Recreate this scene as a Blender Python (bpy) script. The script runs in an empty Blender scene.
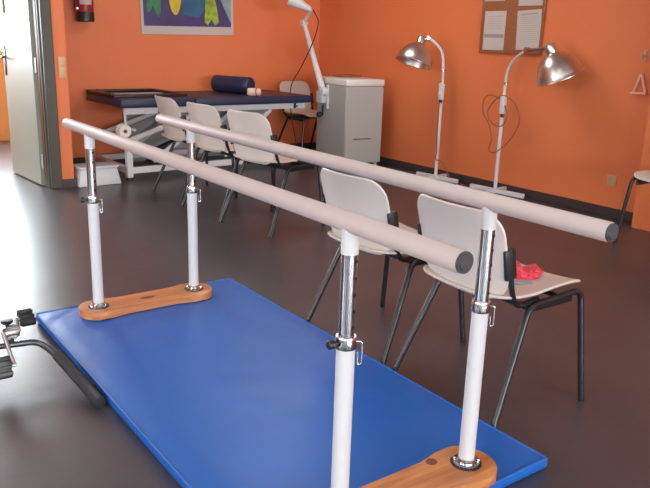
import bpy, bmesh, math, random
from mathutils import Vector, Matrix, noise
C = bpy.context.scene.collection
sc = bpy.context.scene
PI = math.pi
random.seed(4)

# ---------------------------------------------------------------- materials
def mat(name, col, rough=.5, metal=0., bump=0., bscale=40., var=0., vscale=6., coat=0., spec=.5, trans=0.):
    m = bpy.data.materials.new(name); m.use_nodes = True
    nt = m.node_tree; b = nt.nodes['Principled BSDF']
    b.inputs['Base Color'].default_value = (*col, 1)
    b.inputs['Roughness'].default_value = rough
    b.inputs['Metallic'].default_value = metal
    b.inputs['Specular IOR Level'].default_value = spec
    b.inputs['Coat Weight'].default_value = coat
    tc = nt.nodes.new('ShaderNodeTexCoord')
    if var:
        n = nt.nodes.new('ShaderNodeTexNoise'); n.inputs['Scale'].default_value = vscale
        n.inputs['Detail'].default_value = 4
        nt.links.new(tc.outputs['Object'], n.inputs['Vector'])
        r = nt.nodes.new('ShaderNodeValToRGB')
        r.color_ramp.elements[0].position = .3; r.color_ramp.elements[1].position = .7
        r.color_ramp.elements[0].color = (*[c*(1-var) for c in col], 1)
        r.color_ramp.elements[1].color = (*[min(1, c*(1+var)) for c in col], 1)
        nt.links.new(n.outputs['Fac'], r.inputs['Fac'])
        nt.links.new(r.outputs['Color'], b.inputs['Base Color'])
    if bump:
        n = nt.nodes.new('ShaderNodeTexNoise'); n.inputs['Scale'].default_value = bscale
        n.inputs['Detail'].default_value = 3
        nt.links.new(tc.outputs['Object'], n.inputs['Vector'])
        bp = nt.nodes.new('ShaderNodeBump'); bp.inputs['Strength'].default_value = bump
        bp.inputs['Distance'].default_value = .02
        nt.links.new(n.outputs['Fac'], bp.inputs['Height'])
        nt.links.new(bp.outputs['Normal'], b.inputs['Normal'])
    return m

def wood(name, c1, c2, axis=0, scale=4.):
    m = bpy.data.materials.new(name); m.use_nodes = True
    nt = m.node_tree; b = nt.nodes['Principled BSDF']
    tc = nt.nodes.new('ShaderNodeTexCoord'); mp = nt.nodes.new('ShaderNodeMapping')
    s = [scale*9]*3; s[axis] = scale*.7
    mp.inputs['Scale'].default_value = s
    n = nt.nodes.new('ShaderNodeTexNoise'); n.inputs['Scale'].default_value = 1.
    n.inputs['Detail'].default_value = 5; n.inputs['Distortion'].default_value = .6
    r = nt.nodes.new('ShaderNodeValToRGB')
    r.color_ramp.elements[0].position = .32; r.color_ramp.elements[1].position = .66
    r.color_ramp.elements[0].color = (*c1, 1); r.color_ramp.elements[1].color = (*c2, 1)
    nt.links.new(tc.outputs['Object'], mp.inputs['Vector']); nt.links.new(mp.outputs['Vector'], n.inputs['Vector'])
    nt.links.new(n.outputs['Fac'], r.inputs['Fac']); nt.links.new(r.outputs['Color'], b.inputs['Base Color'])
    b.inputs['Roughness'].default_value = .38
    return m

def emit(name, col, s):
    m = bpy.data.materials.new(name); m.use_nodes = True
    nt = m.node_tree; nt.nodes.clear()
    e = nt.nodes.new('ShaderNodeEmission'); e.inputs[0].default_value = (*col, 1); e.inputs[1].default_value = s
    o = nt.nodes.new('ShaderNodeOutputMaterial'); nt.links.new(e.outputs[0], o.inputs[0])
    return m

def pane_mat(name):
    m = bpy.data.materials.new(name); m.use_nodes = True
    nt = m.node_tree; nt.nodes.clear()
    t = nt.nodes.new('ShaderNodeBsdfTransparent'); g = nt.nodes.new('ShaderNodeBsdfGlossy')
    g.inputs['Roughness'].default_value = .03
    x = nt.nodes.new('ShaderNodeMixShader'); x.inputs[0].default_value = .06
    o = nt.nodes.new('ShaderNodeOutputMaterial')
    nt.links.new(t.outputs[0], x.inputs[1]); nt.links.new(g.outputs[0], x.inputs[2]); nt.links.new(x.outputs[0], o.inputs[0])
    return m

M = dict(
 orange=mat('orange_paint', (.68, .172, .058), .55, bump=.05, bscale=60, var=.03, vscale=2),
 yellow=mat('yellow_paint', (.52, .34, .12), .6),
 cream=mat('cream_paint', (.72, .68, .60), .7),
 ceil=mat('ceiling_paint', (.8, .78, .74), .8),
 floor=mat('vinyl_floor', (.058, .052, .058), .32, bump=.03, bscale=25, var=.12, vscale=3, spec=.6),
 skirting=mat('dark_skirting', (.050, .032, .030), .45),
 frame_dark=mat('olive_door_frame', (.060, .055, .038), .5),
 door=mat('door_cream', (.25, .25, .20), .5),
 doorglass=mat('frosted_glass', (.36, .36, .29), .25),
 rail=mat('rail_cream_wood', (.47, .375, .35), .6, var=.03, vscale=10),
 white=mat('white_enamel', (.59, .58, .59), .35),
 chrome=mat('chrome', (.55, .57, .60), .13, metal=1.),
 steel=mat('brushed_steel', (.55, .55, .55), .3, metal=1.),
 dsteel=mat('dark_tube_steel', (.10, .11, .12), .25, metal=.7),
 alu=mat('aluminium_reflector', (.62, .59, .56), .3, metal=1.),
 black=mat('black_plastic', (.015, .015, .017), .4),
 blackmetal=mat('black_steel', (.012, .012, .014), .32),
 cap=mat('dark_grey_cap', (.05, .05, .055), .45, bump=.1, bscale=30),
 rubber=mat('black_rubber', (.018, .02, .022), .6, bump=.1, bscale=120),
 hole=mat('slot_black', (.006, .006, .007), .6),
 wood=wood('varnished_pine', (.40, .135, .042), (.60, .25, .095), 0),
 knot=mat('pine_knot', (.20, .06, .025), .4),
 blue=mat('blue_vinyl', (.010, .112, .44), .40, bump=.10, bscale=7, var=.04, vscale=5),
 shell=mat('cream_shell', (.60, .53, .48), .38),
 shell_old=mat('yellowed_shell', (.62, .52, .40), .38),
 navy=mat('navy_vinyl', (.018, .024, .058), .42, bump=.04, bscale=20),
 blackvinyl=mat('black_vinyl', (.012, .011, .013), .42),
 grey=mat('grey_laminate', (.36, .34, .31), .5),
 greydark=mat('grey_side', (.36, .34, .31), .5),
 greypanel=mat('grey_panel', (.34, .35, .36), .6),
 worktop=mat('white_laminate', (.66, .62, .57), .45),
 paper=mat('paper', (.50, .43, .39), .8),
 ink=mat('ink_grey', (.30, .25, .23), .8),
 cork=mat('cork', (.30, .095, .032), .85, bump=.2, bscale=90, var=.15, vscale=60),
 corkframe=wood('board_frame', (.26, .075, .026), (.34, .11, .04), 1),
 red=mat('extinguisher_red', (.30, .022, .025), .3),
 redcloth=mat('red_cloth', (.60, .035, .06), .45, bump=.5, bscale=45, var=.2, vscale=30),
 greycloth=mat('grey_strap', (.30, .29, .30), .8),
 redbulb=mat('red_bulb', (.22, .008, .010), .15),
 cable=mat('brown_cable', (.26, .075, .035), .5),
 blackcable=mat('dark_cable', (.05, .015, .012), .5),
 socket=mat('beige_plastic', (.50, .30, .17), .45),
 switch=mat('beige_switch', (.62, .36, .20), .4),
 copper=mat('pinkish_metal', (.74, .38, .26), .35),
 roll=mat('tissue', (.72, .66, .60), .9),
 beigecloth=mat('beige_cloth', (.62, .45, .34), .85, bump=.4, bscale=40),
 pviolet=mat('print_violet', (.055, .035, .13), .55, var=.25, vscale=5),
 pteal=mat('print_teal', (.02, .10, .19), .55, var=.3, vscale=5),
 pgreen=mat('print_green', (.03, .17, .06), .55, var=.4, vscale=9),
 pyellow=mat('print_yellow', (.55, .42, .015), .55, var=.2, vscale=9),
 plime=mat('print_lime', (.26, .36, .03), .55, var=.45, vscale=14),
 ppale=mat('print_pale_blue', (.22, .32, .34), .55, var=.2, vscale=6),
 winframe=mat('window_frame_white', (.75, .75, .75), .4),
 pane=pane_mat('window_pane'),
)

# ---------------------------------------------------------------- mesh helpers
def obj(name, bm, m, parent=None, smooth=True, mods=()):
    me = bpy.data.meshes.new(name)
    bmesh.ops.recalc_face_normals(bm, faces=bm.faces[:])
    bm.to_mesh(me); bm.free()
    ms = m if isinstance(m, (list, tuple)) else [m]
    for x in ms: me.materials.append(M[x])
    if smooth:
        for p in me.polygons: p.use_smooth = True
        try: me.set_sharp_from_angle(angle=math.radians(38))
        except Exception: pass
    o = bpy.data.objects.new(name, me); C.objects.link(o)
    if parent: o.parent = parent
    return o

def box(bm, x0, x1, y0, y1, z0, z1, bev=0., seg=2, mi=0, rot=None, org=None):
    r = bmesh.ops.create_cube(bm, size=1)
    vs = r['verts']
    c = Vector(((x0+x1)/2, (y0+y1)/2, (z0+z1)/2)); d = Vector((abs(x1-x0), abs(y1-y0), abs(z1-z0)))
    for v in vs: v.co = Vector((v.co.x*d.x, v.co.y*d.y, v.co.z*d.z)) + c
    fs = set(f for v in vs for f in v.link_faces)
    for f in fs: f.material_index = mi
    if bev:
        es = list(set(e for v in vs for e in v.link_edges))
        r = bmesh.ops.bevel(bm, geom=es, offset=bev, segments=seg, profile=.5, affect='EDGES')
        vs = list(set(v for f in r['faces'] for v in f.verts) | set(v for v in vs if v.is_valid))
        for v in vs:
            for f in v.link_faces: f.material_index = mi
    if rot is not None:
        o = org or c
        for v in vs: v.co = rot @ (v.co - o) + o
    return vs

def smoothpath(pts, n=8):
    P = [Vector(p) for p in pts]; out = []
    for i in range(len(P)-1):
        p0 = P[max(i-1, 0)]; p1 = P[i]; p2 = P[i+1]; p3 = P[min(i+2, len(P)-1)]
        for k in range(n):
            t = k/n
            out.append(.5*((2*p1)+(-p0+p2)*t+(2*p0-5*p1+4*p2-p3)*t*t+(-p0+3*p1-3*p2+p3)*t**3))
    out.append(P[-1]); return out

def fillet(pts, r=.04, n=5):
    """polyline with rounded corners"""
    P = [Vector(p) for p in pts]; out = [P[0]]
    for i in range(1, len(P)-1):
        a, b, c = P[i-1], P[i], P[i+1]
        da = (a-b); dc = (c-b); rr = min(r, da.length*.45, dc.length*.45)
        s = b+da.normalized()*rr; e = b+dc.normalized()*rr
        for k in range(n+1):
            t = k/n; out.append(s*(1-t)**2+b*2*t*(1-t)+e*t*t)
    out.append(P[-1]); return out

def tube(bm, pts, r, seg=12, mi=0, caps=True):
    P = [Vector(p) for p in pts]
    rad = r if isinstance(r, (list, tuple)) else [r]*len(P)
    rings = []; up = None
    for i, p in enumerate(P):
        t = (P[min(i+1, len(P)-1)]-P[max(i-1, 0)]).normalized()
        if up is None:
            up = Vector((0, 0, 1)) if abs(t.z) < .9 else Vector((1, 0, 0))
        x = up - t*up.dot(t)
        if x.length < 1e-5: x = t.orthogonal()
        x.normalize(); up = x; y = t.cross(x)
        rings.append([bm.verts.new(p+(x*math.cos(2*PI*k/seg)+y*math.sin(2*PI*k/seg))*rad[i]) for k in range(seg)])
    for a, b in zip(rings, rings[1:]):
        for k in range(seg):
            bm.faces.new((a[k], a[(k+1) % seg], b[(k+1) % seg], b[k])).material_index = mi
    if caps:
        bm.faces.new(rings[0][::-1]).material_index = mi; bm.faces.new(rings[-1]).material_index = mi

def lathe(bm, prof, org=(0, 0, 0), axis=(0, 0, 1), seg=32, mi=0, cap=True):
    """prof: list of (radius, height along axis)"""
    a = Vector(axis).normalized(); x = a.orthogonal().normalized(); y = a.cross(x); o = Vector(org)
    rings = []
    for r, h in prof:
        if r < 1e-6: rings.append([bm.verts.new(o+a*h)])
        else: rings.append([bm.verts.new(o+a*h+(x*math.cos(2*PI*k/seg)+y*math.sin(2*PI*k/seg))*r) for k in range(seg)])
    for p, q in zip(rings, rings[1:]):
        for k in range(seg):
            if len(p) == 1 and len(q) == 1: continue
            if len(p) == 1: f = bm.faces.new((p[0], q[(k+1) % seg], q[k]))
            elif len(q) == 1: f = bm.faces.new((p[k], p[(k+1) % seg], q[0]))
            else: f = bm.faces.new((p[k], p[(k+1) % seg], q[(k+1) % seg], q[k]))
            f.material_index = mi
    if cap:
        if len(rings[0]) > 1: bm.faces.new(rings[0][::-1]).material_index = mi
        if len(rings[-1]) > 1: bm.faces.new(rings[-1]).material_index = mi

def prism(bm, outline, z0, z1, mi=0, bev=0.):
    lo = [bm.verts.new((x, y, z0)) for x, y in outline]; hi = [bm.verts.new((x, y, z1)) for x, y in outline]
    n = len(lo); fs = []
    fs.append(bm.faces.new(lo[::-1])); ft = bm.faces.new(hi); fs.append(ft)
    for k in range(n): fs.append(bm.faces.new((lo[k], lo[(k+1) % n], hi[(k+1) % n], hi[k])))
    for f in fs: f.material_index = mi
    if bev:
        bmesh.ops.bevel(bm, geom=list(ft.edges)+list(fs[0].edges), offset=bev, segments=2, profile=.5, affect='EDGES')

def thing(name, label, cat, loc=(0, 0, 0), rz=0., group=None):
    o = bpy.data.objects.new(name, None); C.objects.link(o)
    o.empty_display_size = .1
    o.location = loc; o.rotation_euler = (0, 0, rz); o['label'] = label; o['category'] = cat
    if group: o['group'] = group
    return o
def tag(o, label, cat, group=None):
    o['label'] = label; o['category'] = cat
    if group: o['group'] = group
    return o
def struct(name, bm, m, smooth=False):
    o = obj(name, bm, m, None, smooth); o['kind'] = 'structure'; return o
def dup(root, loc, rz, label):
    r = root.copy(); C.objects.link(r); r.location = loc; r.rotation_euler = (0, 0, rz); r['label'] = label
    for ch in list(root.children):
        c = ch.copy(); C.objects.link(c); c.parent = r
        for g in ch.children:
            d = g.copy(); C.objects.link(d); d.parent = c
    return r
B = bmesh.new

# ---------------------------------------------------------------- the room
WX, BY = 3.70, 6.05            # right wall, back wall
LX, RY = -5.6, -8.5            # left wall, rear wall
DY = 4.98                      # wall with the door
CH = 2.75
HX0, HX1, HY = -5.6, 3.4, 8.1  # hall beyond the door
bm = B(); box(bm, LX-.15, WX+.15, RY-.15, HY+.2, -.12, 0); struct('floor', bm, 'floor')
bm = B(); box(bm, LX-.15, WX+.15, RY-.15, HY+.2, CH, CH+.12); struct('ceiling', bm, 'ceil')
bm = B(); box(bm, WX, WX+.15, RY, BY+.12, 0, CH); struct('wall_right', bm, 'orange')
bm = B(); box(bm, .28, WX+.15, BY, BY+.12, 0, CH); struct('wall_back', bm, 'orange')
# end of the partition beside the door, and the wall the door is in
bm = B(); box(bm, .285, .39, DY, BY, 0, CH); struct('wall_partition', bm, 'orange')
bm = B()
box(bm, LX, -.78, DY, DY+.12, 0, CH); box(bm, -.78, .285, DY, DY+.12, 2.12, CH)
struct('wall_door_side', bm, 'orange')
bm = B(); box(bm, 3.54, WX, .9, 1.66, 0, CH); struct('wall_pillar', bm, 'orange')

def wall_with_windows(name, axis, pos, t, a0, a1, openings, z0, z1, m):
    bm = B()
    cuts = sorted(openings)
    def b(s, e, lo, hi):
        if e-s < 1e-4: return
        if axis == 'x': box(bm, pos, pos+t, s, e, lo, hi)
        else: box(bm, s, e, pos, pos+t, lo, hi)
    cur = a0
    for s, e in cuts:
        b(cur, s, 0, CH); b(s, e, 0, z0); b(s, e, z1, CH); cur = e
    b(cur, a1, 0, CH)
    return struct(name, bm, m)
nw = [0]
def window(axis, pos, s, e, z0, z1, mull=1):
    nw[0] += 1
    bm = B(); w = .05
    def b(a, c, lo, hi):
        if axis == 'x': box(bm, pos-.03, pos+.03, a, c, lo, hi, .004, 1)
        else: box(bm, a, c, pos-.03, pos+.03, lo, hi, .004, 1)
    b(s, e, z0, z0+w); b(s, e, z1-w, z1); b(s, s+w, z0+w, z1-w); b(e-w, e, z0+w, z1-w)
    for k in range(1, mull+1):
        c = s+(e-s)*k/(mull+1); b(c-w/2, c+w/2, z0+w, z1-w)
    f = struct('window_%d' % nw[0], bm, 'winframe', True)
    bm = B()
    if axis == 'x': box(bm, pos-.004, pos+.004, s+w, e-w, z0+w, z1-w)
    else: box(bm, s+w, e-w, pos-.004, pos+.004, z0+w, z1-w)
    obj('pane', bm, 'pane', f, False)
LWIN = [(-6.5, -4.3), (-2.6, -.4), (.3, 2.5)]
wall_with_windows('wall_left', 'x', LX-.15, .15, RY, HY, LWIN, .95, 2.35, 'cream')
for s, e in LWIN: window('x', LX-.075, s, e, .95, 2.35, 1)
RWIN = [(-5.0, -3.2), (-2.7, -.9), (-.4, 1.4), (1.7, 3.5)]
wall_with_windows('wall_rear', 'y', RY-.15, .15, LX-.15, WX+.15, RWIN, .95, 2.35, 'cream')
for s, e in RWIN: window('y', RY-.075, s, e, .95, 2.35, 1)
HWIN = [(-2.4, .9)]
wall_with_windows('wall_hall', 'y', HY, .15, HX0, WX+.15, HWIN, 1.04, 2.35, 'yellow')
for s, e in HWIN: window('y', HY+.075, s, e, 1.04, 2.35, 3)
bm = B(); box(bm, WX, WX+.15, BY+.12, HY, 0, CH); struct('wall_hall_end', bm, 'yellow')
# skirting boards
def skirt(name, *bxs):
    bm = B()
    for b in bxs: box(bm, *b, .003, 1)
    struct(name, bm, 'skirting', True)
skirt('baseboard_right', (WX-.014, WX, RY, .9, 0, .075), (WX-.014, WX, 1.66, BY, 0, .075))
skirt('baseboard_back', (.39, WX-.014, BY-.014, BY, 0, .075))
skirt('baseboard_partition', (.275, .404, DY-.014, DY, 0, .075), (.39, .404, DY, BY-.014, 0, .075))
# door frame and door leaf (open into the hall)
bm = B()
box(bm, .200, .285, DY-.02, DY+.14, 0, 2.12, .006, 1)
box(bm, -.78, -.70, DY-.02, DY+.14, 0, 2.12, .006, 1)
box(bm, -.70, .200, DY-.02, DY+.14, 2.05, 2.12, .006, 1)
box(bm, .188, .203, DY+.03, DY+.06, 0, 2.05, .003, 1)
struct('trim_1', bm, 'frame_dark', True)
door = bpy.data.objects.new('door_1', None); C.objects.link(door); door['kind'] = 'structure'
door.location = (.192, DY+.145, 0); door.rotation_euler = (0, 0, math.radians(4))
bm = B()
box(bm, -.04, 0, 0, .76, .012, 1.375, .004, 1)
box(bm, -.04, 0, 0, .10, 1.375, 2.03, .004, 1); box(bm, -.04, 0, .66, .76, 1.375, 2.03, .004, 1)
box(bm, -.04, 0, .10, .66, 1.93, 2.03, .004, 1); box(bm, -.04, 0, .10, .66, 1.375, 1.43, .004, 1)
obj('door_leaf', bm, 'door', door)
bm = B(); box(bm, -.026, -.014, .10, .66, 1.43, 1.93); obj('door_glass', bm, 'doorglass', door)
bm = B()
box(bm, -.047, -.04, .685, .725, .90, 1.16, .003, 2)
tube(bm, fillet([(-.045, .705, 1.06), (-.095, .705, 1.06), (-.095, .59, 1.06)], .02), .010, 10)
obj('door_handle', bm, 'black', door)
for z in (.22, 1.02, 1.80):
    bm = B(); lathe(bm, [(.011, -.06), (.011, .06)], (-.02, -.008, z), seg=12); obj('hinge', bm, 'steel', door)

# ---------------------------------------------------------------- things on the walls
# fire extinguisher
ex = thing('fire_extinguisher', 'red fire extinguisher hanging on the orange wall beside the door', 'fire extinguisher', (.885, BY-.10, 1.39))
bm = B(); lathe(bm, [(.070, .07), (.078, .075), (.082, .09), (.082, .40), (.074, .44), (.05, .475), (.028, .49), (.028, .51)], seg=32); obj('body', bm, 'red', ex)
bm = B(); lathe(bm, [(.072, 0), (.084, .006), (.084, .085), (.081, .092)], seg=32); obj('base_ring', bm, 'black', ex)
bm = B()
A0, A1 = math.radians(218), math.radians(300)
for k in range(12):
    a, b = A0+(A1-A0)*k/12, A0+(A1-A0)*(k+1)/12
    q = [(.0835*math.cos(t), .0835*math.sin(t), z) for t, z in ((a, .155), (b, .155), (b, .33), (a, .33))]
    bm.faces.new([bm.verts.new(v) for v in q])
obj('label_sticker', bm, 'paper', ex)
bm = B(); box(bm, -.02, .02, -.02, .02, .51, .55, .005); box(bm, -.012, .012, -.12, .02, .55, .565, .004); box(bm, -.012, .012, -.11, .02, .585, .60, .004)
obj('valve_handle', bm, 'black', ex)
bm = B(); tube(bm, smoothpath([(-.02, 0, .53), (-.075, -.03, .52), (-.10, -.03, .42), (-.10, -.03, .25), (-.098, -.03, .12)]), .011, 10); obj('hose', bm, 'rubber', ex)
bm = B(); lathe(bm, [(.008, 0), (.014, .004), (.014, .012), (.0, .014)], (-.088, -.042, .118), (-.4, -.9, 0), seg=14); obj('nozzle', bm, 'steel', ex)
bm = B(); box(bm, -.03, .03, .078, .10, .12, .44, .003); obj('wall_bracket', bm, 'black', ex)

# poster
ps = thing('poster', 'poster with violet ground and green and yellow shapes on the back wall', 'poster', (2.01, BY-.0115, 1.30))
ps.rotation_euler = (0, math.radians(-1.0), 0)
bm = B(); box(bm, -.53, .53, 0, .011, 0, .80, .002, 1); obj('sheet', bm, 'paper', ps)
def patch(bm, pts, d, mi):
    bm.faces.new([bm.verts.new((x, -d, z)) for x, z in pts]).material_index = mi
bm = B()
patch(bm, [(-.50, .085), (.50, .085), (.50, .77), (-.50, .77)], .0006, 0)
patch(bm, [(-.06, .20), (.12, .17), (.20, .30), (.22, .77), (-.10, .77)], .0012, 1)
def blob(cx, cz, rx, rz, n=18, a=0, wob=.12, s=0):
    o = []
    for k in range(n):
        t = 2*PI*k/n; r = 1+wob*math.sin(3*t+s)
        x, z = rx*r*math.cos(t), rz*r*math.sin(t)
        o.append((cx+x*math.cos(a)-z*math.sin(a), cz+x*math.sin(a)+z*math.cos(a)))
    return o
patch(bm, blob(-.36, .36, .055, .17, a=.12), .0020, 2)
patch(bm, blob(-.40, .42, .05, .20, a=-.2, s=1), .0026, 2)
patch(bm, blob(-.15, .37, .072, .165, wob=.06), .0020, 3)
patch(bm, blob(-.15, .62, .10, .09, s=2), .0026, 3)
patch(bm, [(.18, .13), (.22, .10), (.26, .16), (.30, .10), (.35, .13), (.33, .28), (.30, .40), (.20, .40)], .0026, 4)
patch(bm, blob(.26, .45, .09, .11, s=.7), .0032, 4)
patch(bm, [(.50, .12), (.50, .55), (.40, .55), (.36, .40), (.43, .25)], .0020, 5)
obj('print', bm, ['pviolet', 'pteal', 'pgreen', 'pyellow', 'plime', 'ppale'], ps, False)

# cork board with four sheets of paper
cb = thing('cork_board', 'brown cork notice board on the right wall', 'notice board', (WX, 3.135, 1.225))
bm = B(); box(bm, -.018, -.001, -.33, .33, .02, .98); obj('cork_panel', bm, 'cork', cb)
bm = B()
for b in ((-.345, .345, 0, .025), (-.345, .345, .975, 1.0), (-.345, -.325, .025, .975), (.325, .345, .025, .975)):
    box(bm, -.026, -.001, b[0], b[1], b[2], b[3], .003, 1)
obj('board_frame', bm, 'corkframe', cb)
def notice(yc, zc, w, h, tilt, label, stripes):
    t = thing('paper_sheet', label, 'sheet of paper', (WX-.0195, yc, zc), 0, 'sheets pinned to the cork board')
    t.rotation_euler = (tilt, 0, 0)
    bm = B(); box(bm, -.0016, .0, -w/2, w/2, -h/2, h/2); obj('sheet', bm, 'paper', t, False)
    bm = B()
    for (z, hh, k) in stripes:
        box(bm, -.0024, -.0017, -w*.5*k, w*.5*k, z-hh/2, z+hh/2)
    obj('printed_lines', bm, 'ink', t, False)
lines = [(.13, .008, .7)]+[(.105-.017*k, .0022, .75) for k in range(13)]
notice(3.318, 1.42, .245, .335, .0, 'pale paper sheet with one dark band, lower left on the cork board', [(-.045, .032, .92)]+[(.12-.02*k, .002, .7) for k in range(6)])
notice(2.937, 1.43, .255, .325, math.radians(-3), 'pale paper sheet full of fine lines, lower right on the cork board', lines)
notice(3.345, 1.835, .235, .325, .0, 'paper sheet of which only the bottom edge shows, upper left on the cork board', lines[:8])
notice(2.945, 1.795, .255, .335, .0, 'paper sheet cut by the picture edge, upper right on the cork board', lines[:9])

# socket, switch, hook
so = thing('wall_socket', 'small beige socket low on the orange right wall', 'socket', (WX, 1.975, .292))
bm = B(); box(bm, -.010, -.0005, -.042, .042, -.042, .042, .004, 2); obj('plate', bm, 'socket', so)
bm = B(); lathe(bm, [(.021, 0), (.021, .003), (.018, .003), (.016, .0005)], (-.0105, 0, 0), (-1, 0, 0), 24); obj('socket_well', bm, 'socket', so)
sw = thing('light_switch', 'beige double light switch on the narrow wall end by the door', 'light switch', (.348, DY, 1.01))
bm = B(); box(bm, -.030, .030, -.010, -.0005, -.085, .085, .004, 2); obj('plate', bm, 'switch', sw)
for z in (-.038, .038):
    bm = B(); box(bm, -.021, .021, -.016, -.0102, z-.03, z+.03, .003, 2); obj('rocker', bm, 'switch', sw)
hk = thing('wall_bracket', 'small pinkish metal triangular bracket on the right wall', 'bracket', (WX, 1.836, .98))
bm = B(); tube(bm, fillet([(-.02, -.045, .01), (-.03, -.005, .135), (-.03, .005, .135), (-.02, .05, .01)], .012), .011, 10); obj('loop', bm, 'copper', hk)
bm = B(); box(bm, -.05, -.0005, -.062, .062, -.006, .010, .003, 2); obj('shelf_bar', bm, 'copper', hk)
kn = thing('wall_hook', 'small pale hook above the triangular bracket on the right wall', 'hook', (WX, 1.845, 1.255))
bm = B(); box(bm, -.006, -.0005, -.014, .014, -.045, .045, .004, 2); obj('back_plate', bm, 'socket', kn)
bm = B(); tube(bm, smoothpath([(-.005, 0, .0), (-.035, 0, -.015), (-.045, 0, .015)]), .005, 8); obj('prong', bm, 'socket', kn)

# ---------------------------------------------------------------- blue mat
bm = B()
x0, x1, y0, y1, th = -.716, .280, -.075, 1.995, .045
nx, ny = 40, 80
def matz(x, y):
    w = .0022*noise.noise(Vector((x*3.2, y*3.2, 1.)))+.0012*noise.noise(Vector((x*9, y*9, 4.)))
    # creases running out of the far left corner
    dx, dy = x-x0, y1-y
    d = math.hypot(dx, dy)
    if d < .35: w += .006*math.sin(24*math.atan2(dy, dx)+2)*math.exp(-((d-.12)/.10)**2)
    e = min(x-x0, x1-x, y-y0, y1-y)
    return th-.004+min(.004, (w+.003)*min(1, e/.05))
top = [[None]*(ny+1) for _ in range(nx+1)]
for i in range(nx+1):
    for j in range(ny+1):
        x = x0+(x1-x0)*i/nx; y = y0+(y1-y0)*j/ny
        top[i][j] = bm.verts.new((x, y, matz(x, y)))
for i in range(nx):
    for j in range(ny): bm.faces.new((top[i][j], top[i+1][j], top[i+1][j+1], top[i][j+1]))
ring = [top[i][0] for i in range(nx+1)]+[top[nx][j] for j in range(1, ny+1)]+[top[i][ny] for i in range(nx-1, -1, -1)]+[top[0][j] for j in range(ny-1, 0, -1)]
levels = [(.007, -.004), (.009, -.020), (.007, -.036), (0, -.044)]
prev = ring; cx, cy = (x0+x1)/2, (y0+y1)/2
for out, dz in levels:
    cur = []
    for v in ring:
        ox = -out if abs(v.co.x-x0) < 1e-5 else (out if abs(v.co.x-x1) < 1e-5 else 0)
        oy = -out if abs(v.co.y-y0) < 1e-5 else (out if abs(v.co.y-y1) < 1e-5 else 0)
        cur.append(bm.verts.new((v.co.x+ox, v.co.y+oy, th+dz)))
    n = len(ring)
    for k in range(n): bm.faces.new((prev[k], cur[k], cur[(k+1) % n], prev[(k+1) % n]))
    prev = cur
bm.faces.new(prev)
gm = thing('gym_mat', 'blue vinyl exercise mat lying under the parallel bars', 'mat')
obj('mat_cover', bm, 'blue', gm)
bm = B()
pts = [(x0-.006, y0-.006), (x1+.006, y0-.006), (x1+.006, y1+.006), (x0-.006, y1+.006)]
for a, b in zip(pts, pts[1:]+pts[:1]): tube(bm, [(a[0], a[1], th-.005), (b[0], b[1], th-.005)], .0045, 8)
obj('piping', bm, 'blue', gm)

# ---------------------------------------------------------------- parallel bars
PW, PL, PH = .481, 1.851, .887
pb = thing('parallel_bars', 'parallel walking bars with cream handrails on white posts, standing on the blue mat', 'parallel bars', (-PW/2, PL/2, th+.002))
def loc(x, y, z): return (x+PW/2, y-PL/2, z-th-.002)
for yy in (0., PL):
    bm = B(); out = []
    R, waist = .096, .076
    L0, L1 = -PW, 0.
    for k in range(25):
        a = -PI*.62+2*PI*.62*k/24; out.append((L1+R*math.cos(a)*.92, R*math.sin(a)))
    n = 10
    xa, xb = L1+R*.92*math.cos(PI*.62), L0-R*.92*math.cos(PI*.62)
    ya = R*math.sin(PI*.62)
    up = []
    for k in range(1, n):
        t = k/n; s = min(t, 1-t); q = min(1, s/.22); q = q*q*(3-2*q)
        up.append((xa+(xb-xa)*t, ya+(waist-ya)*q))
    out += up
    for k in range(25):
        a = PI-PI*.62+2*PI*.62*k/24; out.append((L0+R*math.cos(a)*.92, R*math.sin(a)))
    out += [(x, -y) for x, y in up[::-1]]
    out = [(x+PW/2, y+yy-PL/2) for x, y in out]
    prism(bm, out, 0, .034, bev=.004)
    pk = obj('base_plank', bm, 'wood', pb)
    bm = B(); lathe(bm, [(.017, 0), (.017, .0006)], (-.085+PW/2, yy-PL/2+(.06 if yy == 0 else -.005), .0342), seg=18)
    for v in bm.verts: v.co.x = (v.co.x-(-.085+PW/2))*(1.1 if yy == 0 else 2.2)+(-.085+PW/2)-(.0 if yy == 0 else .16)
    obj('knot', bm, 'knot', pk)
ZB = th+.036
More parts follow.
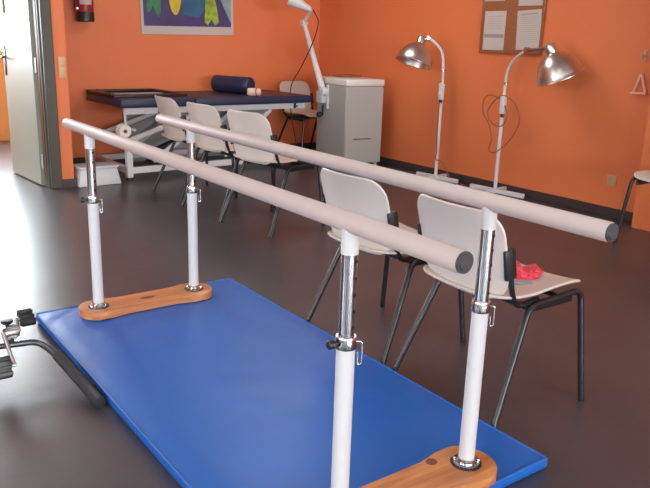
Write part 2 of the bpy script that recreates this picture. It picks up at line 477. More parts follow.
for xx in (-PW, 0.):
    for yy in (0., PL):
        zc = .592
        bm = B(); lathe(bm, [(.0238, ZB+.002), (.0238, zc-.018), (.022, zc-.016)], loc(xx, yy, 0), seg=28); po = obj('post', bm, 'white', pb)
        bm = B(); lathe(bm, [(.0198, zc-.02), (.0198, .815)], loc(xx, yy, 0), seg=28); tb = obj('inner_tube', bm, 'chrome', po)
        for k in range(5):
            z = zc+.035+.042*k
            bm = B(); lathe(bm, [(.0048, 0), (.0048, .0016)], loc(xx+.0196*.30, yy-.0196*.954, z), (.30, -.954, 0), 10)
            obj('height_hole', bm, 'hole', po)
        bm = B(); lathe(bm, [(.0200, zc-.022), (.0262, zc-.022), (.0270, zc-.018), (.0270, zc+.006), (.0255, zc+.010), (.0200, zc+.010)], loc(xx, yy, 0), seg=28)
        # clamp lug and screw
        l = Vector(loc(xx, yy, zc-.006))
        cl_ = obj('collar', bm, 'chrome', po)
        if xx < 0:
            bm = B(); lathe(bm, [(.006, 0), (.006, .012), (.012, .013), (.012, .026), (.009, .029)], (l.x-.024, l.y, l.z), (-1, .15, 0), 14)
            obj('clamp_knob', bm, 'black', po)
        bm = B()
        l = Vector(loc(xx, yy, zc-.006))
        dx, dy = (.80, -.60) if (xx == 0 or yy == 0) else (.8, -.6)
        f = Vector((dx, dy, 0)); b0 = l+f*.024
        tube(bm, fillet([b0, b0+f*.016, b0+f*.017+Vector((0, 0, -.058)), b0+f*.007+Vector((0, 0, -.062)), b0+f*.006+Vector((0, 0, -.03))], .005), .0022, 8)
        obj('locking_pin', bm, 'chrome', po)
        bm = B(); lathe(bm, [(.0199, .812), (.0215, .812), (.0215, PH-.012)], loc(xx, yy, 0), seg=28); obj('top_sleeve', bm, 'white', po)
        bm = B()
        lathe(bm, [(.0247, ZB-.001), (.039, ZB-.001), (.039, ZB+.004), (.0285, ZB+.006), (.0285, ZB+.022), (.0247, ZB+.022)], loc(xx, yy, 0), seg=28)
        for k in range(4):
            a = PI/4+k*PI/2
            q = loc(xx+.035*math.cos(a), yy+.035*math.sin(a), ZB+.004)
            lathe(bm, [(.005, 0), (.005, .010), (.003, .013)], q, seg=8)
        lathe(bm, [(.0247, ZB-.002), (.047, ZB-.002), (.047, ZB+.0015), (.040, ZB+.0015)], loc(xx, yy, 0), seg=28, mi=1, cap=False)
        obj('flange', bm, ['chrome', 'black'], po)
for xx, n0, f0 in ((-PW, -.361, .306), (0., -.369, .356)):
    bm = B(); y0r, y1r = n0, PL+f0
    lathe(bm, [(.0225, y0r), (.0245, y0r+.003), (.0245, y1r-.003), (.0225, y1r)], loc(xx, 0, PH), (0, 1, 0), 36)
    rl = obj('handrail', bm, 'rail', pb)
    bm = B(); lathe(bm, [(.0, -.010), (.0165, -.0095), (.018, -.006), (.0225, -.006), (.0225, .0)], loc(xx, y0r, PH), (0, 1, 0), 32); e = obj('end_cap', bm, 'cap', rl); e['label'] = 'dark end cap'
    bm = B(); lathe(bm, [(.0225, 0), (.0205, .004), (0, .005)], loc(xx, y1r, PH), (0, 1, 0), 32); obj('end_cap', bm, 'white', rl)

# ---------------------------------------------------------------- chairs
def grid_shell(f, nu, nv, th, bm):
    """closed shell of thickness th around surface f(u,v)"""
    P = [[Vector(f(i/nu, j/nv)) for j in range(nv+1)] for i in range(nu+1)]
    N = [[None]*(nv+1) for _ in range(nu+1)]
    for i in range(nu+1):
        for j in range(nv+1):
            du = P[min(i+1, nu)][j]-P[max(i-1, 0)][j]; dv = P[i][min(j+1, nv)]-P[i][max(j-1, 0)]
            n = du.cross(dv); N[i][j] = n.normalized() if n.length > 1e-9 else Vector((0, 0, 1))
    A = [[bm.verts.new(P[i][j]+N[i][j]*th/2) for j in range(nv+1)] for i in range(nu+1)]
    Bk = [[bm.verts.new(P[i][j]-N[i][j]*th/2) for j in range(nv+1)] for i in range(nu+1)]
    for i in range(nu):
        for j in range(nv):
            bm.faces.new((A[i][j], A[i+1][j], A[i+1][j+1], A[i][j+1]))
            bm.faces.new((Bk[i][j], Bk[i][j+1], Bk[i+1][j+1], Bk[i+1][j]))
    rim = [(i, 0) for i in range(nu)]+[(nu, j) for j in range(nv)]+[(i, nv) for i in range(nu, 0, -1)]+[(0, j) for j in range(nv, 0, -1)]
    n = len(rim)
    mid = []
    for k, (i, j) in enumerate(rim):
        a = P[i][j]; (pi, pj), (qi, qj) = rim[k-1], rim[(k+1) % n]
        t = (P[qi][qj]-P[pi][pj]); o = t.cross(N[i][j]); o = o.normalized() if o.length > 1e-9 else Vector((0, 0, 0))
        mid.append(bm.verts.new(a+o*th*.45))
    for k in range(n):
        i, j = rim[k]; i2, j2 = rim[(k+1) % n]
        bm.faces.new((A[i][j], A[i2][j2], mid[(k+1) % n], mid[k]))
        bm.faces.new((mid[k], mid[(k+1) % n], Bk[i2][j2], Bk[i][j]))

def rr(u, v, w, h, r0, r1):
    """unit square to rounded rectangle: r0 corner radius at v=0, r1 at v=1"""
    y = (u-.5)*w; z = v*h
    r = r0 if v < .5 else r1
    d = z if v < .5 else h-z
    hw = w/2
    if d < r: hw = w/2-r+math.sqrt(max(0, r*r-(r-d)**2))
    return y*hw/(w/2), z

def make_chair(label, group):
    t = thing('plastic_chair', label, 'chair', (0, 0, 0), 0, group)
    def vmap(v): return .5-.5*math.cos(PI*v)
    def back(u, v):
        y, z = rr(u, vmap(v), .42, .325, .10, .075)
        q = z/.325
        return (-.165-.075*q-.015*q*q+.04*(2*y/.42)**2, y, .445+z)
    bm = B(); grid_shell(back, 18, 18, .010, bm); obj('backrest', bm, 'shell', t)
    def seat(u, v):
        y, s = rr(u, vmap(v), .435, .475, .10, .06)
        x = -.195+s
        z = .452+.018*(2*y/.445)**2-.012*math.exp(-((x+.03)/.11)**2)
        if x > .20: z -= .16*(x-.20)**2/.075*1.4
        if x < -.13: z += 1.6*(x+.13)**2
        return (x, y, z+.004)
    bm = B(); grid_shell(seat, 18, 18, .010, bm); obj('seat', bm, 'shell', t)
    for s in (-1, 1):
        bm = B(); tube(bm, fillet([(.265, s*.272, .0), (.244, s*.222, .438), (.08, s*.215, .422)], .045), .0125, 10); obj('leg', bm, 'blackmetal', t)
        bm = B(); tube(bm, fillet([(-.228, s*.268, .0), (-.035, s*.218, .420), (.10, s*.215, .423)], .045), .0125, 10); obj('leg', bm, 'blackmetal', t)
        bm = B(); tube(bm, fillet([(.04, s*.190, .425), (-.095, s*.208, .425), (-.135, s*.212, .50), (-.158, s*.212, .645)], .05), .0105, 10); bs = obj('back_support', bm, 'blackmetal', t)
        bm = B()
        R = Matrix.Rotation(math.radians(-11), 3, 'Y')
        box(bm, -.178, -.128, s*.214-.006, s*.214+.010, .535, .645, .005, 2, rot=R); obj('mounting_plate', bm, 'black', bs)
    bm = B()
    for s in (-1, 1):
        box(bm, -.03, .215, s*.208-.004, s*.208+.004, .390, .430, .003, 1)
    tube(bm, [(.15, -.212, .418), (.15, .212, .418)], .010, 10); tube(bm, [(-.04, -.212, .416), (-.04, .212, .416)], .010, 10)
    obj('seat_frame', bm, 'blackmetal', t)
    return t
near_group = 'cream plastic chairs beside the bars'
far_group = 'cream plastic chairs in front of the treatment couch'
cA = make_chair('cream plastic chair with a red cloth on its seat, beside the bars', near_group)
cA.location = (.534, .425, 0); cA.rotation_euler = (0, 0, math.radians(-1))
cB = dup(cA, (.536, 1.045, 0), math.radians(2), 'empty cream plastic chair beside the bars, behind the chair holding the red cloth')
def far(loc_, rz, label, grp):
    c = dup(cA, loc_, rz, label); c['group'] = grp; c.scale = (1.03, 1.03, 1.06); return c
far((1.15, 4.25, 0), math.radians(-1), 'cream plastic chair below the paper roll, farthest left of three before the couch', far_group)
far((1.15, 3.64, 0), math.radians(5), 'middle one of three cream plastic chairs in front of the treatment couch', far_group)
far((1.18, 3.05, 0), math.radians(10), 'cream plastic chair below the navy bolster, nearest of three before the couch', far_group)
cW = far((3.26, 5.66, 0), math.radians(-84), 'cream plastic chair against the back wall between couch and grey cabinet', 'single chairs along the walls')
cR = far((3.28, 1.17, 0), math.radians(178), 'chair half out of the picture in front of the right wall', 'single chairs along the walls')

# red cloth on the near chair
rc = thing('crumpled_cloth', 'crumpled red cloth with a grey strap lying on the near chair seat', 'cloth', (.590, .415, .457), math.radians(-38))
bm = B(); bmesh.ops.create_icosphere(bm, subdivisions=5, radius=1)
for v in bm.verts:
    d = v.co.copy()
    k = 1+.22*noise.noise(d*2.3+Vector((3, 1, 7)))+.13*noise.noise(d*6)+.05*noise.noise(d*14)
    v.co = Vector((d.x*.135*k, d.y*.066*k, max(-.004, d.z*.045*k+.012+.012*math.sin(9*d.x))))
obj('cloth', bm, 'redcloth', rc)
bm = B()
path = smoothpath([(-.10, -.075, .006), (-.04, -.085, .010), (.03, -.078, .006), (.09, -.085, .006)])
for a, b in zip(path, path[1:]):
    q = [bm.verts.new(p) for p in (a+Vector((0, -.016, 0)), b+Vector((0, -.016, 0)), b+Vector((0, .016, .004)), a+Vector((0, .016, .004)))]
    bm.faces.new(q)
bmesh.ops.remove_doubles(bm, verts=bm.verts[:], dist=1e-4)
bmesh.ops.solidify(bm, geom=bm.faces[:], thickness=.004)
obj('strap', bm, 'greycloth', rc)

# ---------------------------------------------------------------- treatment couch
CYAW = math.radians(1.7)
cc = thing('treatment_couch', 'navy padded treatment couch on a white steel frame along the back wall', 'treatment couch', (1.90, 5.52, 0), CYAW)
CLn, CWd, CT = 2.10, .88, .725
hl = CLn/2; hw = CWd/2
bm = B(); box(bm, -hl+.74, hl, -hw, hw, CT-.075, CT, .018, 3); obj('main_pad', bm, 'navy', cc)
bm = B(); box(bm, -hl, -hl+.735, -hw, hw, CT-.072, CT+.006, .018, 3); hp = obj('head_pad', bm, 'navy', cc)
bm = B()
for b in ((-hl, -hl+.735, hw-.07, hw), (-hl, -hl+.735, -hw+.16, -hw+.24), (-hl, -hl+.07, -hw+.24, hw-.07), (-hl+.665, -hl+.735, -hw+.24, hw-.07)):
    box(bm, *b, CT+.004, CT+.032, .009, 2)
obj('head_rim', bm, 'blackvinyl', hp)
bm = B()
box(bm, -hl+.05, hl-.05, -hw+.05, -hw+.09, CT-.135, CT-.077, .004, 1); box(bm, -hl+.30, hl-.05, hw-.09, hw-.05, CT-.135, CT-.077, .004, 1)
for x in (-hl+.30, -hl+.74, hl-.09): box(bm, x, x+.04, -hw+.09, hw-.09, CT-.13, CT-.08, .004, 1)
fr = obj('top_frame', bm, 'white', cc)
bm = B(); box(bm, hl-.20, hl-.17, -hw+.046, -hw+.05, CT-.132, CT-.08, .001, 1); box(bm, hl-.165, hl-.15, -hw+.04, -hw+.05, CT-.118, CT-.10, .002, 1); obj('frame_bracket', bm, 'black', fr)
bm = B()
box(bm, -hl+.07, hl-.25, -hw-.03, -hw+.02, .065, .12, .004, 1); box(bm, -hl+.07, hl-.25, hw-.09, hw-.04, .065, .12, .004, 1)
box(bm, -hl+.02, -hl+.075, -hw-.03, hw-.04, .065, .12, .004, 1); box(bm, hl-.25, hl-.19, -hw-.03, hw-.04, .065, .12, .004, 1)
obj('base_frame', bm, 'white', cc)
for x in (-hl+.048, hl-.22):
    for y in (-hw-.005, hw-.065):
        bm = B()
        if x < 0 and y < 0: box(bm, x-.028, x+.028, y-.028, y+.028, .03, .34, .004, 1)
        else: box(bm, x-.022, x+.022, y-.022, y+.022, .03, .10, .004, 1)
        lg = obj('leg', bm, 'white', cc)
        bm = B(); lathe(bm, [(.028, 0), (.030, .006), (.026, .03)], (x, y, 0), seg=18); obj('foot', bm, 'rubber', lg)
for s, m_ in ((-1, 'white'), (1, 'white')):
    y = -hw+.11 if s < 0 else hw-.13
    for dx in (0, .16):
        bm = B()
        a = Vector((-hl+.08+dx*1.6, y, .34 if dx == 0 else .14)); b = Vector((-hl+.85+dx, y, CT-.14))
        d = (b-a); L = d.length; ang = math.atan2(d.z, d.x)
        box(bm, (a.x+b.x)/2-L/2, (a.x+b.x)/2+L/2, y-.015, y+.015, (a.z+b.z)/2-.022, (a.z+b.z)/2+.022, .004, 1, rot=Matrix.Rotation(-ang, 3, 'Y'))
        obj('lift_arm', bm, m_, cc)
    bm = B()
    a = Vector((hl-1.0, y, .14)); b = Vector((hl-.45, y, CT-.14)); d = b-a; L = d.length; ang = math.atan2(d.z, d.x)
    box(bm, (a.x+b.x)/2-L/2, (a.x+b.x)/2+L/2, y-.015, y+.015, (a.z+b.z)/2-.022, (a.z+b.z)/2+.022, .004, 1, rot=Matrix.Rotation(-ang, 3, 'Y'))
    obj('lift_arm', bm, m_, cc)
bm = B(); lathe(bm, [(.03, -.30), (.03, .30)], (-.35, .05, .24), (1, 0, .35), 18); obj('lift_motor', bm, 'black', cc)
# roll holder under the head end
bm = B(); tube(bm, fillet([(-hl+.06, -hw+.07, CT-.075), (-hl+.06, -hw+.07, .474), (-hl+.06, -hw-.14, .474)], .02), .011, 8); obj('roll_holder', bm, 'white', cc)
bm = B(); prof = [(.020, -.05), (.053, -.05), (.056, -.047), (.056, .047), (.053, .05), (.020, .05), (.020, -.05)]
lathe(bm, prof, (0, 0, 0), (0, 1, 0), 32, cap=False)
pr = thing('paper_roll', 'white paper roll hanging below the left end of the couch', 'paper roll', (.855, 5.00, .462), 0)
obj('roll', bm, 'roll', pr)
bm = B(); prof = [(.0165, -.052), (.0198, -.052), (.0198, .052), (.0165, .052), (.0165, -.052)]; lathe(bm, prof, (0, 0, 0), (0, 1, 0), 24, cap=False); obj('cardboard_core', bm, 'beigecloth', pr)

# thin pale strip lying in the head section, bolster and folded cloth on the couch
bm = B(); box(bm, -.33, .33, -.055, .055, 0, .004, .001, 1)
s = tag(obj('pale_strip', bm, 'paper'), 'narrow pale strip lying along the black-rimmed head section of the couch', 'paper strip'); s.location = (1.30, 5.66, CT+.0068); s.rotation_euler = (0, 0, CYAW)
bo = thing('bolster', 'navy vinyl bolster roll lying on the treatment couch', 'bolster', (2.27, 5.57, CT+.089), math.radians(-68))
bm = B(); lathe(bm, [(.0, -.24), (.068, -.238), (.083, -.222), (.087, -.18), (.087, .18), (.083, .222), (.068, .238), (0, .24)], (0, 0, 0), (1, 0, 0), 36); obj('roll', bm, 'navy', bo)
bm = B()
for s_ in (-1, 1):
    ring_ = [Vector((s_*.225, .0825*math.cos(2*PI*k/32), .0825*math.sin(2*PI*k/32))) for k in range(33)]
    tube(bm, ring_, .0035, 6, caps=False)
obj('piping', bm, 'navy', bo)
fc = thing('rolled_cloth', 'small beige rolled cloth beside the bolster end on the couch', 'cloth', (2.29, 5.17, CT+.042), math.radians(-40))
bm = B()
sp = []
for k in range(60):
    a = k*.33; r = .010+.00190*k*.30
    sp.append((r*math.cos(a), r*math.sin(a)))
for side in (0,):
    prof = []
lathe(bm, [(.0, -.078), (.030, -.080), (.043, -.070), (.046, -.03), (.045, .03), (.043, .070), (.030, .080), (0, .078)], (0, 0, 0), (1, .2, 0), 28)
for v in bm.verts:
    v.co *= .86*(1+.10*noise.noise(v.co*28))
    v.co.z = max(v.co.z, -.0405)
obj('cloth', bm, 'beigecloth', fc)
bm = B(); ring_ = [Vector((.03+.006*math.cos(2*PI*k/24+.5), .0395*math.cos(2*PI*k/24), .0395*math.sin(2*PI*k/24))) for k in range(25)]
tube(bm, ring_, .004, 6, caps=False); obj('band', bm, 'black', fc)

# grey panel under the couch
bm = B(); box(bm, -.85, .85, -.015, .015, 0, .50, .006, 2)
g = thing('folded_screen', 'flat grey panel standing under the couch against the back wall', 'panel', (2.09, BY-.04, .0))
obj('panel', bm, 'greypanel', g)
bm = B()
for x in (-.6, .6): box(bm, x-.03, x+.03, -.05, -.016, 0, .03, .004, 1)
obj('foot_block', bm, 'rubber', g)

# step stool
st = thing('step_stool', 'low white plastic step on the floor by the end of the couch', 'step stool', (.60, 5.07, 0), math.radians(3))
bm = B(); lo = [(-.195, -.135), (.195, -.135), (.195, .135), (-.195, .135)]; hi = [(-.165, -.11), (.165, -.11), (.165, .11), (-.165, .11)]
vl = [bm.verts.new((x, y, .0)) for x, y in lo]; vh = [bm.verts.new((x, y, .150)) for x, y in hi]
bm.faces.new(vl[::-1]); bm.faces.new(vh)
for k in range(4): bm.faces.new((vl[k], vl[(k+1) % 4], vh[(k+1) % 4], vh[k]))
bmesh.ops.bevel(bm, geom=[e for e in bm.edges], offset=.012, segments=2, profile=.5, affect='EDGES')
obj('step_body', bm, 'white', st)
bm = B(); box(bm, -.178, .178, -.122, .122, .148, .166, .006, 2); obj('step_top', bm, 'white', st)
bm = B()
for k in range(6): box(bm, -.15, .15, -.09+k*.033, -.078+k*.033, .166, .169, .001, 1)
obj('grip_strip', bm, 'greycloth', st)

# ---------------------------------------------------------------- grey cabinet
KA = -.10
kb = thing('grey_cabinet', 'grey cabinet with white top on castors in the room corner', 'cabinet', (3.27, 4.86, 0), KA)
w2, d2 = .225, .29
bm = B(); box(bm, -w2, w2, -d2, d2, .065, .855, .004, 1); obj('body', bm, 'grey', kb)
bm = B(); box(bm, -w2-.006, w2+.006, -d2-.010, d2+.006, .857, .920, .005, 2); obj('top', bm, 'worktop', kb)
bm = B(); box(bm, -w2+.006, w2-.006, -d2-.014, -d2-.001, .075, .850, .004, 1); dr = obj('door', bm, 'grey', kb)
bm = B(); box(bm, -.13, .09, -d2-.020, -d2-.0145, .318, .326, .002, 1); obj('handle', bm, 'black', dr)
for sx in (-1, 1):
    for sy in (-1, 1):
        bm = B(); lathe(bm, [(.012, -.014), (.026, -.013), (.028, -.006), (.028, .006), (.026, .013), (.012, .014)], (sx*(w2-.04), sy*(d2-.04), .029), (1, 0, 0), 20)
        box(bm, sx*(w2-.04)-.018, sx*(w2-.04)+.018, sy*(d2-.04)-.018, sy*(d2-.04)+.018, .052, .066, .002, 1)
        obj('castor', bm, 'white', kb)
bm = B(); box(bm, -.13, .13, -.09, .09, 0, .006, .002, 1)
tr = thing('shallow_tray', 'flat brownish tray lying on top of the grey cabinet', 'tray', (3.33, 5.0, .921), KA)
obj('tray_base', bm, 'corkframe', tr)
bm = B()
for b in ((-.13, .13, -.09, -.082), (-.13, .13, .082, .09), (-.13, -.122, -.082, .082), (.122, .13, -.082, .082)): box(bm, *b, .006, .022, .002, 1)
obj('tray_rim', bm, 'corkframe', tr)

# examination lamp clamped to the cabinet
ca, sa = math.cos(KA), math.sin(KA)
nl = Vector((-ca, -sa, 0)); tl = Vector((-sa, ca, 0))   # out of the left face, and back along it
el = thing('examination_lamp', 'white jointed examination lamp clamped to the left side of the cabinet', 'lamp', (3.059, 5.010, .62))
o0 = Vector(el.location)
def W2(p): return Vector(p)-o0
f0 = Vector((3.059, 5.01, 0))
Rm = Matrix((tl, -nl, Vector((0, 0, 1)))).transposed()  # local (along face, into cabinet, up)
def fb(bm, a0, a1, n0, n1, z0, z1, bev=.004):
    vs = box(bm, a0, a1, n0, n1, z0, z1, bev, 2)
    for v in vs: v.co = W2(f0)+Rm @ v.co
bm = B(); fb(bm, -.085, -.065, -.022, -.001, .60, .845, .003); fb(bm, -.062, .055, -.075, -.001, .66, .775); obj('clamp', bm, 'white', el)
bm = B(); kp = W2(Vector((3.066, 5.045, .53))); lathe(bm, [(.0, .07), (.024, .068), (.028, .055), (.028, .035), (.012, .03), (.009, .0)], kp, nl, 18); box(bm, kp.x-.012, kp.x+.012, kp.y-.012, kp.y+.012, kp.z-.01, kp.z+.10, .003); obj('clamp_knob', bm, 'black', el)
pA, pB_, pC = W2((2.975, 4.930, .775)), W2((3.069, 5.448, 1.46)), W2((3.037, 5.276, 1.589))
pD = W2((3.10, 5.60, 1.66))
bm = B(); tube(bm, [pA, pA+(pB_-pA)*.5, pB_], [.036, .029, .022], 16); la = obj('lower_arm', bm, 'white', el)
bm = B(); lathe(bm, [(.020, -.03), (.046, -.028), (.046, .028), (.020, .03)], pA, nl, 20); obj('pivot', bm, 'white', la)
bm = B(); lathe(bm, [(.018, -.030), (.034, -.028), (.034, .028), (.018, .03)], pB_, nl, 20); obj('elbow', bm, 'white', la)
bm = B(); tube(bm, [pB_, pC], .019, 14); obj('upper_arm', bm, 'white', el)
hd = Vector((-.74, .46, .42)).normalized()
bm = B(); lathe(bm, [(r*.72, h*.8) for r, h in [(.0, -.05), (.035, -.045), (.045, -.02), (.055, .05), (.082, .15), (.105, .25), (.105, .26), (.098, .255), (.05, .06), (.0, .03)]], pC+hd*.04, hd, 28); lh = obj('lamp_head', bm, 'white', el)
bm = B(); lathe(bm, [(.0, .10), (.02, .11), (.036, .15), (.032, .18), (.0, .195)], pC+hd*.04, hd, 20); obj('bulb', bm, 'redbulb', lh)
bm = B(); tube(bm, smoothpath([pC+Vector((-.01, -.05, .0)), W2((2.963, 5.039, 1.486)), W2((2.966, 5.057, 1.388)), W2((2.985, 5.193, 1.207)), W2((2.975, 5.36, .99)), W2((2.955, 5.50, .80)), W2((2.99, 5.56, .55)), W2((2.98, 5.45, .25)), W2((2.97, 5.35, .012))], 8), .006, 8); obj('cord', bm, 'blackcable', el)

# ---------------------------------------------------------------- infrared lamps
def ir_lamp(label, foot, polepts, headc, axis, R, legs, boxz, clampz):
    t = thing('infrared_lamp', label, 'lamp', foot, 0, 'infrared lamps on stands')
    o = Vector(foot)
    def q(p): return Vector(p)-o
    for a in legs:
        bm = B(); L = a[1]; d = Vector((math.cos(a[0]), math.sin(a[0]), 0)); n = Vector((-d.y, d.x, 0))
        vs = box(bm, -.0, L, -.017, .017, .018, .058, .004, 1)
        for v in vs: v.co = d*v.co.x+n*v.co.y+Vector((0, 0, v.co.z))
        lg = obj('base_leg', bm, 'white', t)
        bm = B(); lathe(bm, [(.014, 0), (.015, .019)], d*(L-.03), seg=12); obj('foot', bm, 'rubber', lg)
    zt = polepts[0][2]
    bm = B(); tube(bm, [(0, 0, .02), q((foot[0], foot[1], clampz))], .0165, 16); obj('pole', bm, 'white', t)
    bm = B(); tube(bm, smoothpath([q((foot[0], foot[1], clampz-.02))]+[q(p) for p in polepts], 8), .0125, 14); obj('gooseneck', bm, 'white', t)
    bm = B(); lathe(bm, [(.0175, -.02), (.021, -.018), (.021, .018), (.0175, .02)], q((foot[0], foot[1], clampz)), seg=18)
    lathe(bm, [(.0145, -.012), (.0165, -.012), (.0165, .012), (.0145, .012)], q((polepts[0][0], polepts[0][1], clampz+.12)), seg=18); cl = obj('clamp_ring', bm, 'chrome', t)
    bm = B(); l = q((foot[0], foot[1], boxz)); vs = box(bm, l.x-.055, l.x-.012, l.y-.05, l.y-.008, l.z-.075, l.z+.075, .006, 2); sb = obj('switch_box', bm, 'white', t)
    bm = B(); lathe(bm, [(.006, 0), (.016, .004), (.016, .03), (.0, .032)], (l.x-.035, l.y-.03, l.z-.075), (-.2, -.2, -1), 14); obj('switch_knob', bm, 'black', sb)
    a = Vector(axis).normalized(); h = q(headc)     # headc: rim centre
    pr = [(.0, -.255), (.030, -.252), (.040, -.235), (.040, -.185), (.052, -.178), (.075, -.165), (.118, -.125), (.150, -.075), (.165, -.025), (.170, 0.), (.174, .004), (.174, .008), (.166, .004), (.145, -.072), (.113, -.120), (.07, -.158), (.02, -.172), (.0, -.172)]
    k = R/.172
    bm = B(); lathe(bm, [(r*k, z*k) for r, z in pr], h, a, 44); rf = obj('reflector', bm, 'alu', t)
    bm = B(); lathe(bm, [(0, -.17*k), (.022*k, -.165*k), (.03*k, -.13*k), (.062*k, -.07*k), (.066*k, -.045*k), (.05*k, -.022*k), (0, -.014*k)], h, a, 28); obj('heat_bulb', bm, 'redbulb', rf)
    nk = h-a*.215*k; e = q(polepts[-1])
    bm = B(); tube(bm, [e, nk], .014, 12)
    m_ = e; lathe(bm, [(.012, -.018), (.026, -.016), (.026, .016), (.012, .018)], m_, (Vector((0, 0, 1)).cross(nk-e)).normalized() if (nk-e).length > .01 else (1, 0, 0), 18); obj('swivel_joint', bm, 'chrome', t)
    return t, q
fA = (3.50, 3.74, 0); fB = (3.52, 3.00, 0)
lA, qA = ir_lamp('metal infrared lamp with head turned left, standing nearer the grey cabinet', fA,
  [(3.50, 3.74, 1.03), (3.485, 3.752, 1.205), (3.425, 3.797, 1.30), (3.375, 3.835, 1.335)], (3.265, 3.90, 1.118), (-.34, .02, -.93), .172,
  [(math.radians(a), l) for a, l in ((96, .24), (-84, .27), (6, .16), (186, .12))], .86, .93)
lB, qB = ir_lamp('metal infrared lamp with head turned right and looped cable, below the cork board', fB,
  [(3.52, 2.99, 1.05), (3.51, 2.94, 1.155), (3.47, 2.83, 1.225), (3.42, 2.72, 1.262)], (3.46, 2.40, 1.075), (.30, -.22, -.80), .185,
  [(math.radians(a), l) for a, l in ((96, .27), (-84, .30), (6, .16), (186, .12))], .80, .86)
bm = B(); P = [(3.45, 2.96, .80), (3.44, 3.10, .835), (3.44, 3.17, .78), (3.44, 3.16, .67), (3.44, 3.08, .575), (3.44, 3.04, .45), (3.44, 3.06, .36), (3.44, 2.99, .34), (3.44, 2.88, .42), (3.44, 2.80, .52), (3.44, 2.75, .64), (3.44, 2.80, .76), (3.44, 2.88, .82), (3.44, 2.99, .83), (3.43, 3.10, .70), (3.43, 3.05, .60), (3.43, 2.93, .58), (3.43, 2.88, .68), (3.44, 2.94, .78)]
tube(bm, [qB(p)+Vector((.05, .03, .04)) for p in smoothpath(P, 8)], .0055, 8); obj('cable', bm, 'cable', lB)
bm = B(); P = [(3.43, 3.68, .80), (3.425, 3.675, .62), (3.43, 3.68, .46), (3.44, 3.68, .30), (3.43, 3.67, .22), (3.46, 3.62, .20), (3.48, 3.55, .10), (3.50, 3.50, .008), (3.56, 3.40, .006)]
tube(bm, [qA(p)+Vector((.03, .04, 0)) for p in smoothpath(P, 8)], .0055, 8); obj('cable', bm, 'cable', lA)

# ---------------------------------------------------------------- pedal exerciser left of the mat
pe = thing('pedal_exerciser', 'steel tube pedal exerciser with black foot sleeves beside the left mat edge', 'pedal exerciser', (-1.05, 1.40, 0))
o = Vector(pe.location)
def E(x, y, z): return Vector((x, y, z))-o
bm = B()
tube(bm, fillet([E(-.760, 1.07, .028), E(-.765, 1.18, .035), E(-.812, 1.46, .090), E(-.842, 1.53, .105), E(-1.02, 1.55, .110), E(-1.20, 1.56, .105), E(-1.24, 1.49, .09), E(-1.30, 1.20, .035), E(-1.31, 1.09, .028)], .06, 6), .0125, 14)
fm = obj('tube_frame', bm, 'dsteel', pe)
for pts in ([E(-.798, 1.405, .082), E(-.768, 1.20, .038), E(-.758, 1.05, .026)], [E(-1.262, 1.40, .072), E(-1.30, 1.20, .036), E(-1.312, 1.07, .026)]):
    bm = B(); tube(bm, smoothpath(pts), .021, 16); obj('foot_sleeve', bm, 'rubber', pe)
bm = B(); tube(bm, [E(-.935, 1.549, .108), E(-.930, 1.548, .14)], .012, 12); 
tube(bm, fillet([E(-1.10, 1.553, .112), E(-1.09, 1.70, .05), E(-1.09, 1.95, .015)], .04), .0125, 12); tube(bm, [E(-1.28, 1.95, .013), E(-.93, 1.95, .013)], .0125, 12)
obj('rear_support', bm, 'dsteel', pe)
ax = E(-.930, 1.548, .158)
bm = B(); lathe(bm, [(.010, -.028), (.022, -.026), (.024, -.015), (.024, .015), (.022, .026), (.010, .028)], ax, (1, .1, 0), 24)
for k in range(10):
    a = 2*PI*k/10; tube(bm, [ax+Vector((-.018, .025*math.cos(a), .025*math.sin(a))), ax+Vector((.018, .025*math.cos(a), .025*math.sin(a)))], .0035, 6)
obj('bearing_hub', bm, 'steel', pe)
bm = B(); lathe(bm, [(.007, 0), (.007, .018), (.022, .020), (.024, .034), (0, .037)], ax+Vector((-.012, 0, .020)), (0, 0, 1), 14); obj('tension_knob', bm, 'black', pe)
def crank(d, side, tilt):
    bm = B(); a = ax+Vector((side*.030, 0, 0)); b = a+d; c = b+Vector((side*.004, 0, 0))
    tube(bm, [ax, a, b], .008, 10); tube(bm, [b-Vector((side*.004, 0, 0)), c+Vector((side*.05, 0, 0))], .006, 10)
    cr = obj('crank_arm', bm, 'steel', pe)
    bm = B(); m_ = c+Vector((side*.035, 0, 0))
    R = Matrix.Rotation(math.radians(tilt), 3, 'X')
    box(bm, m_.x-.028, m_.x+.028, m_.y-.042, m_.y+.042, m_.z-.009, m_.z+.009, .005, 2, rot=R)
    for k in (-1, 0, 1): box(bm, m_.x-.030, m_.x+.030, m_.y+k*.028-.005, m_.y+k*.022+.005, m_.z-.013, m_.z+.013, .002, 1, rot=R, org=m_)
    pd = obj('pedal', bm, 'black', cr)
crank(Vector((0, .035, .035)), 1, 25)
crank(Vector((0, -.150, -.075)), -1, 75)

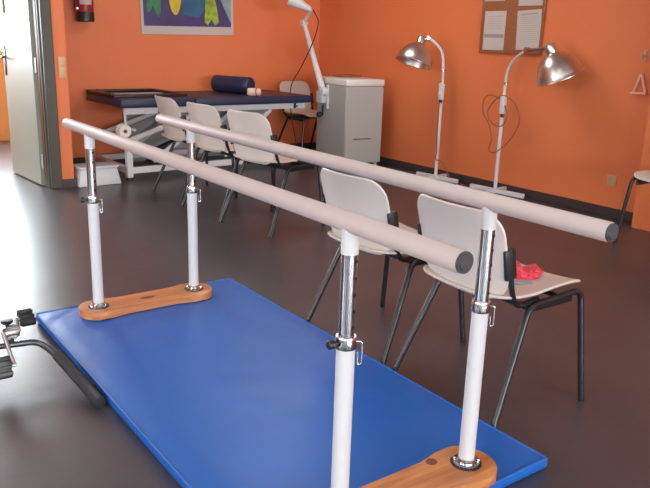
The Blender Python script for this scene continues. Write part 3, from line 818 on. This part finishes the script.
# ---------------------------------------------------------------- light
w = bpy.data.worlds.new('World'); sc.world = w; w.use_nodes = True
bg = w.node_tree.nodes['Background']; bg.inputs[0].default_value = (.86, .93, 1., 1); bg.inputs[1].default_value = 4.0
def area(name, loc_, rot, sx, sy, power, col):
    l = bpy.data.lights.new(name, 'AREA'); l.shape = 'RECTANGLE'; l.size = sx; l.size_y = sy; l.energy = power; l.color = col
    o = bpy.data.objects.new(name, l); C.objects.link(o); o.location = loc_; o.rotation_euler = rot; return o
cool = (.90, .95, 1.)
for (s, e), k_ in zip(LWIN, (40, 60, 130)): area('window_daylight', (LX-.18, (s+e)/2, 1.65), (0, -PI/2, 0), 1.4, e-s, k_, cool)
for s, e in RWIN: area('window_daylight', ((s+e)/2, RY-.18, 1.65), (PI/2, 0, 0), e-s, 1.4, 230, cool)
for s, e in HWIN: area('hall_daylight', ((s+e)/2, HY+.18, 1.70), (-PI/2, 0, 0), e-s, 1.3, 520, (.84, .94, 1.))

for x, y, k_ in ((.2, .4, 14), (1.9, 3.8, 30), (-1.8, 2.6, 16)): area('ceiling_lamp', (x, y, CH-.06), (0, 0, 0), 1.2, 1.2, k_, (1., .97, .93))

# ---------------------------------------------------------------- camera
f_, yaw, pitch, roll, cx_, cy_, H = 728.3249, .6329, .2740, .0321, -1.5114, -1.3045, 1.3
fw = Vector((math.sin(yaw)*math.cos(pitch), math.cos(yaw)*math.cos(pitch), -math.sin(pitch)))
r_ = Vector((math.cos(yaw), -math.sin(yaw), 0)); u_ = r_.cross(fw)
r2 = r_*math.cos(roll)+u_*math.sin(roll); u2 = -r_*math.sin(roll)+u_*math.cos(roll)
cam = bpy.data.cameras.new('Camera'); co = bpy.data.objects.new('Camera', cam); C.objects.link(co)
Mx = Matrix((r2, u2, -fw)).transposed().to_4x4(); Mx.translation = (cx_, cy_, H)
co.matrix_world = Mx
cam.sensor_fit = 'HORIZONTAL'; cam.sensor_width = 36; cam.lens = f_/650*36; cam.clip_start = .02
sc.camera = co
sc.view_settings.view_transform = 'Standard'; sc.view_settings.look = 'None'
sc.view_settings.exposure = 0.02; sc.view_settings.gamma = 1.0
try: sc.view_settings.use_curve_mapping = False
except Exception: pass
sc.cycles.use_denoising = True
sc.cycles.max_bounces = 8
sc.cycles.sample_clamp_indirect = 8
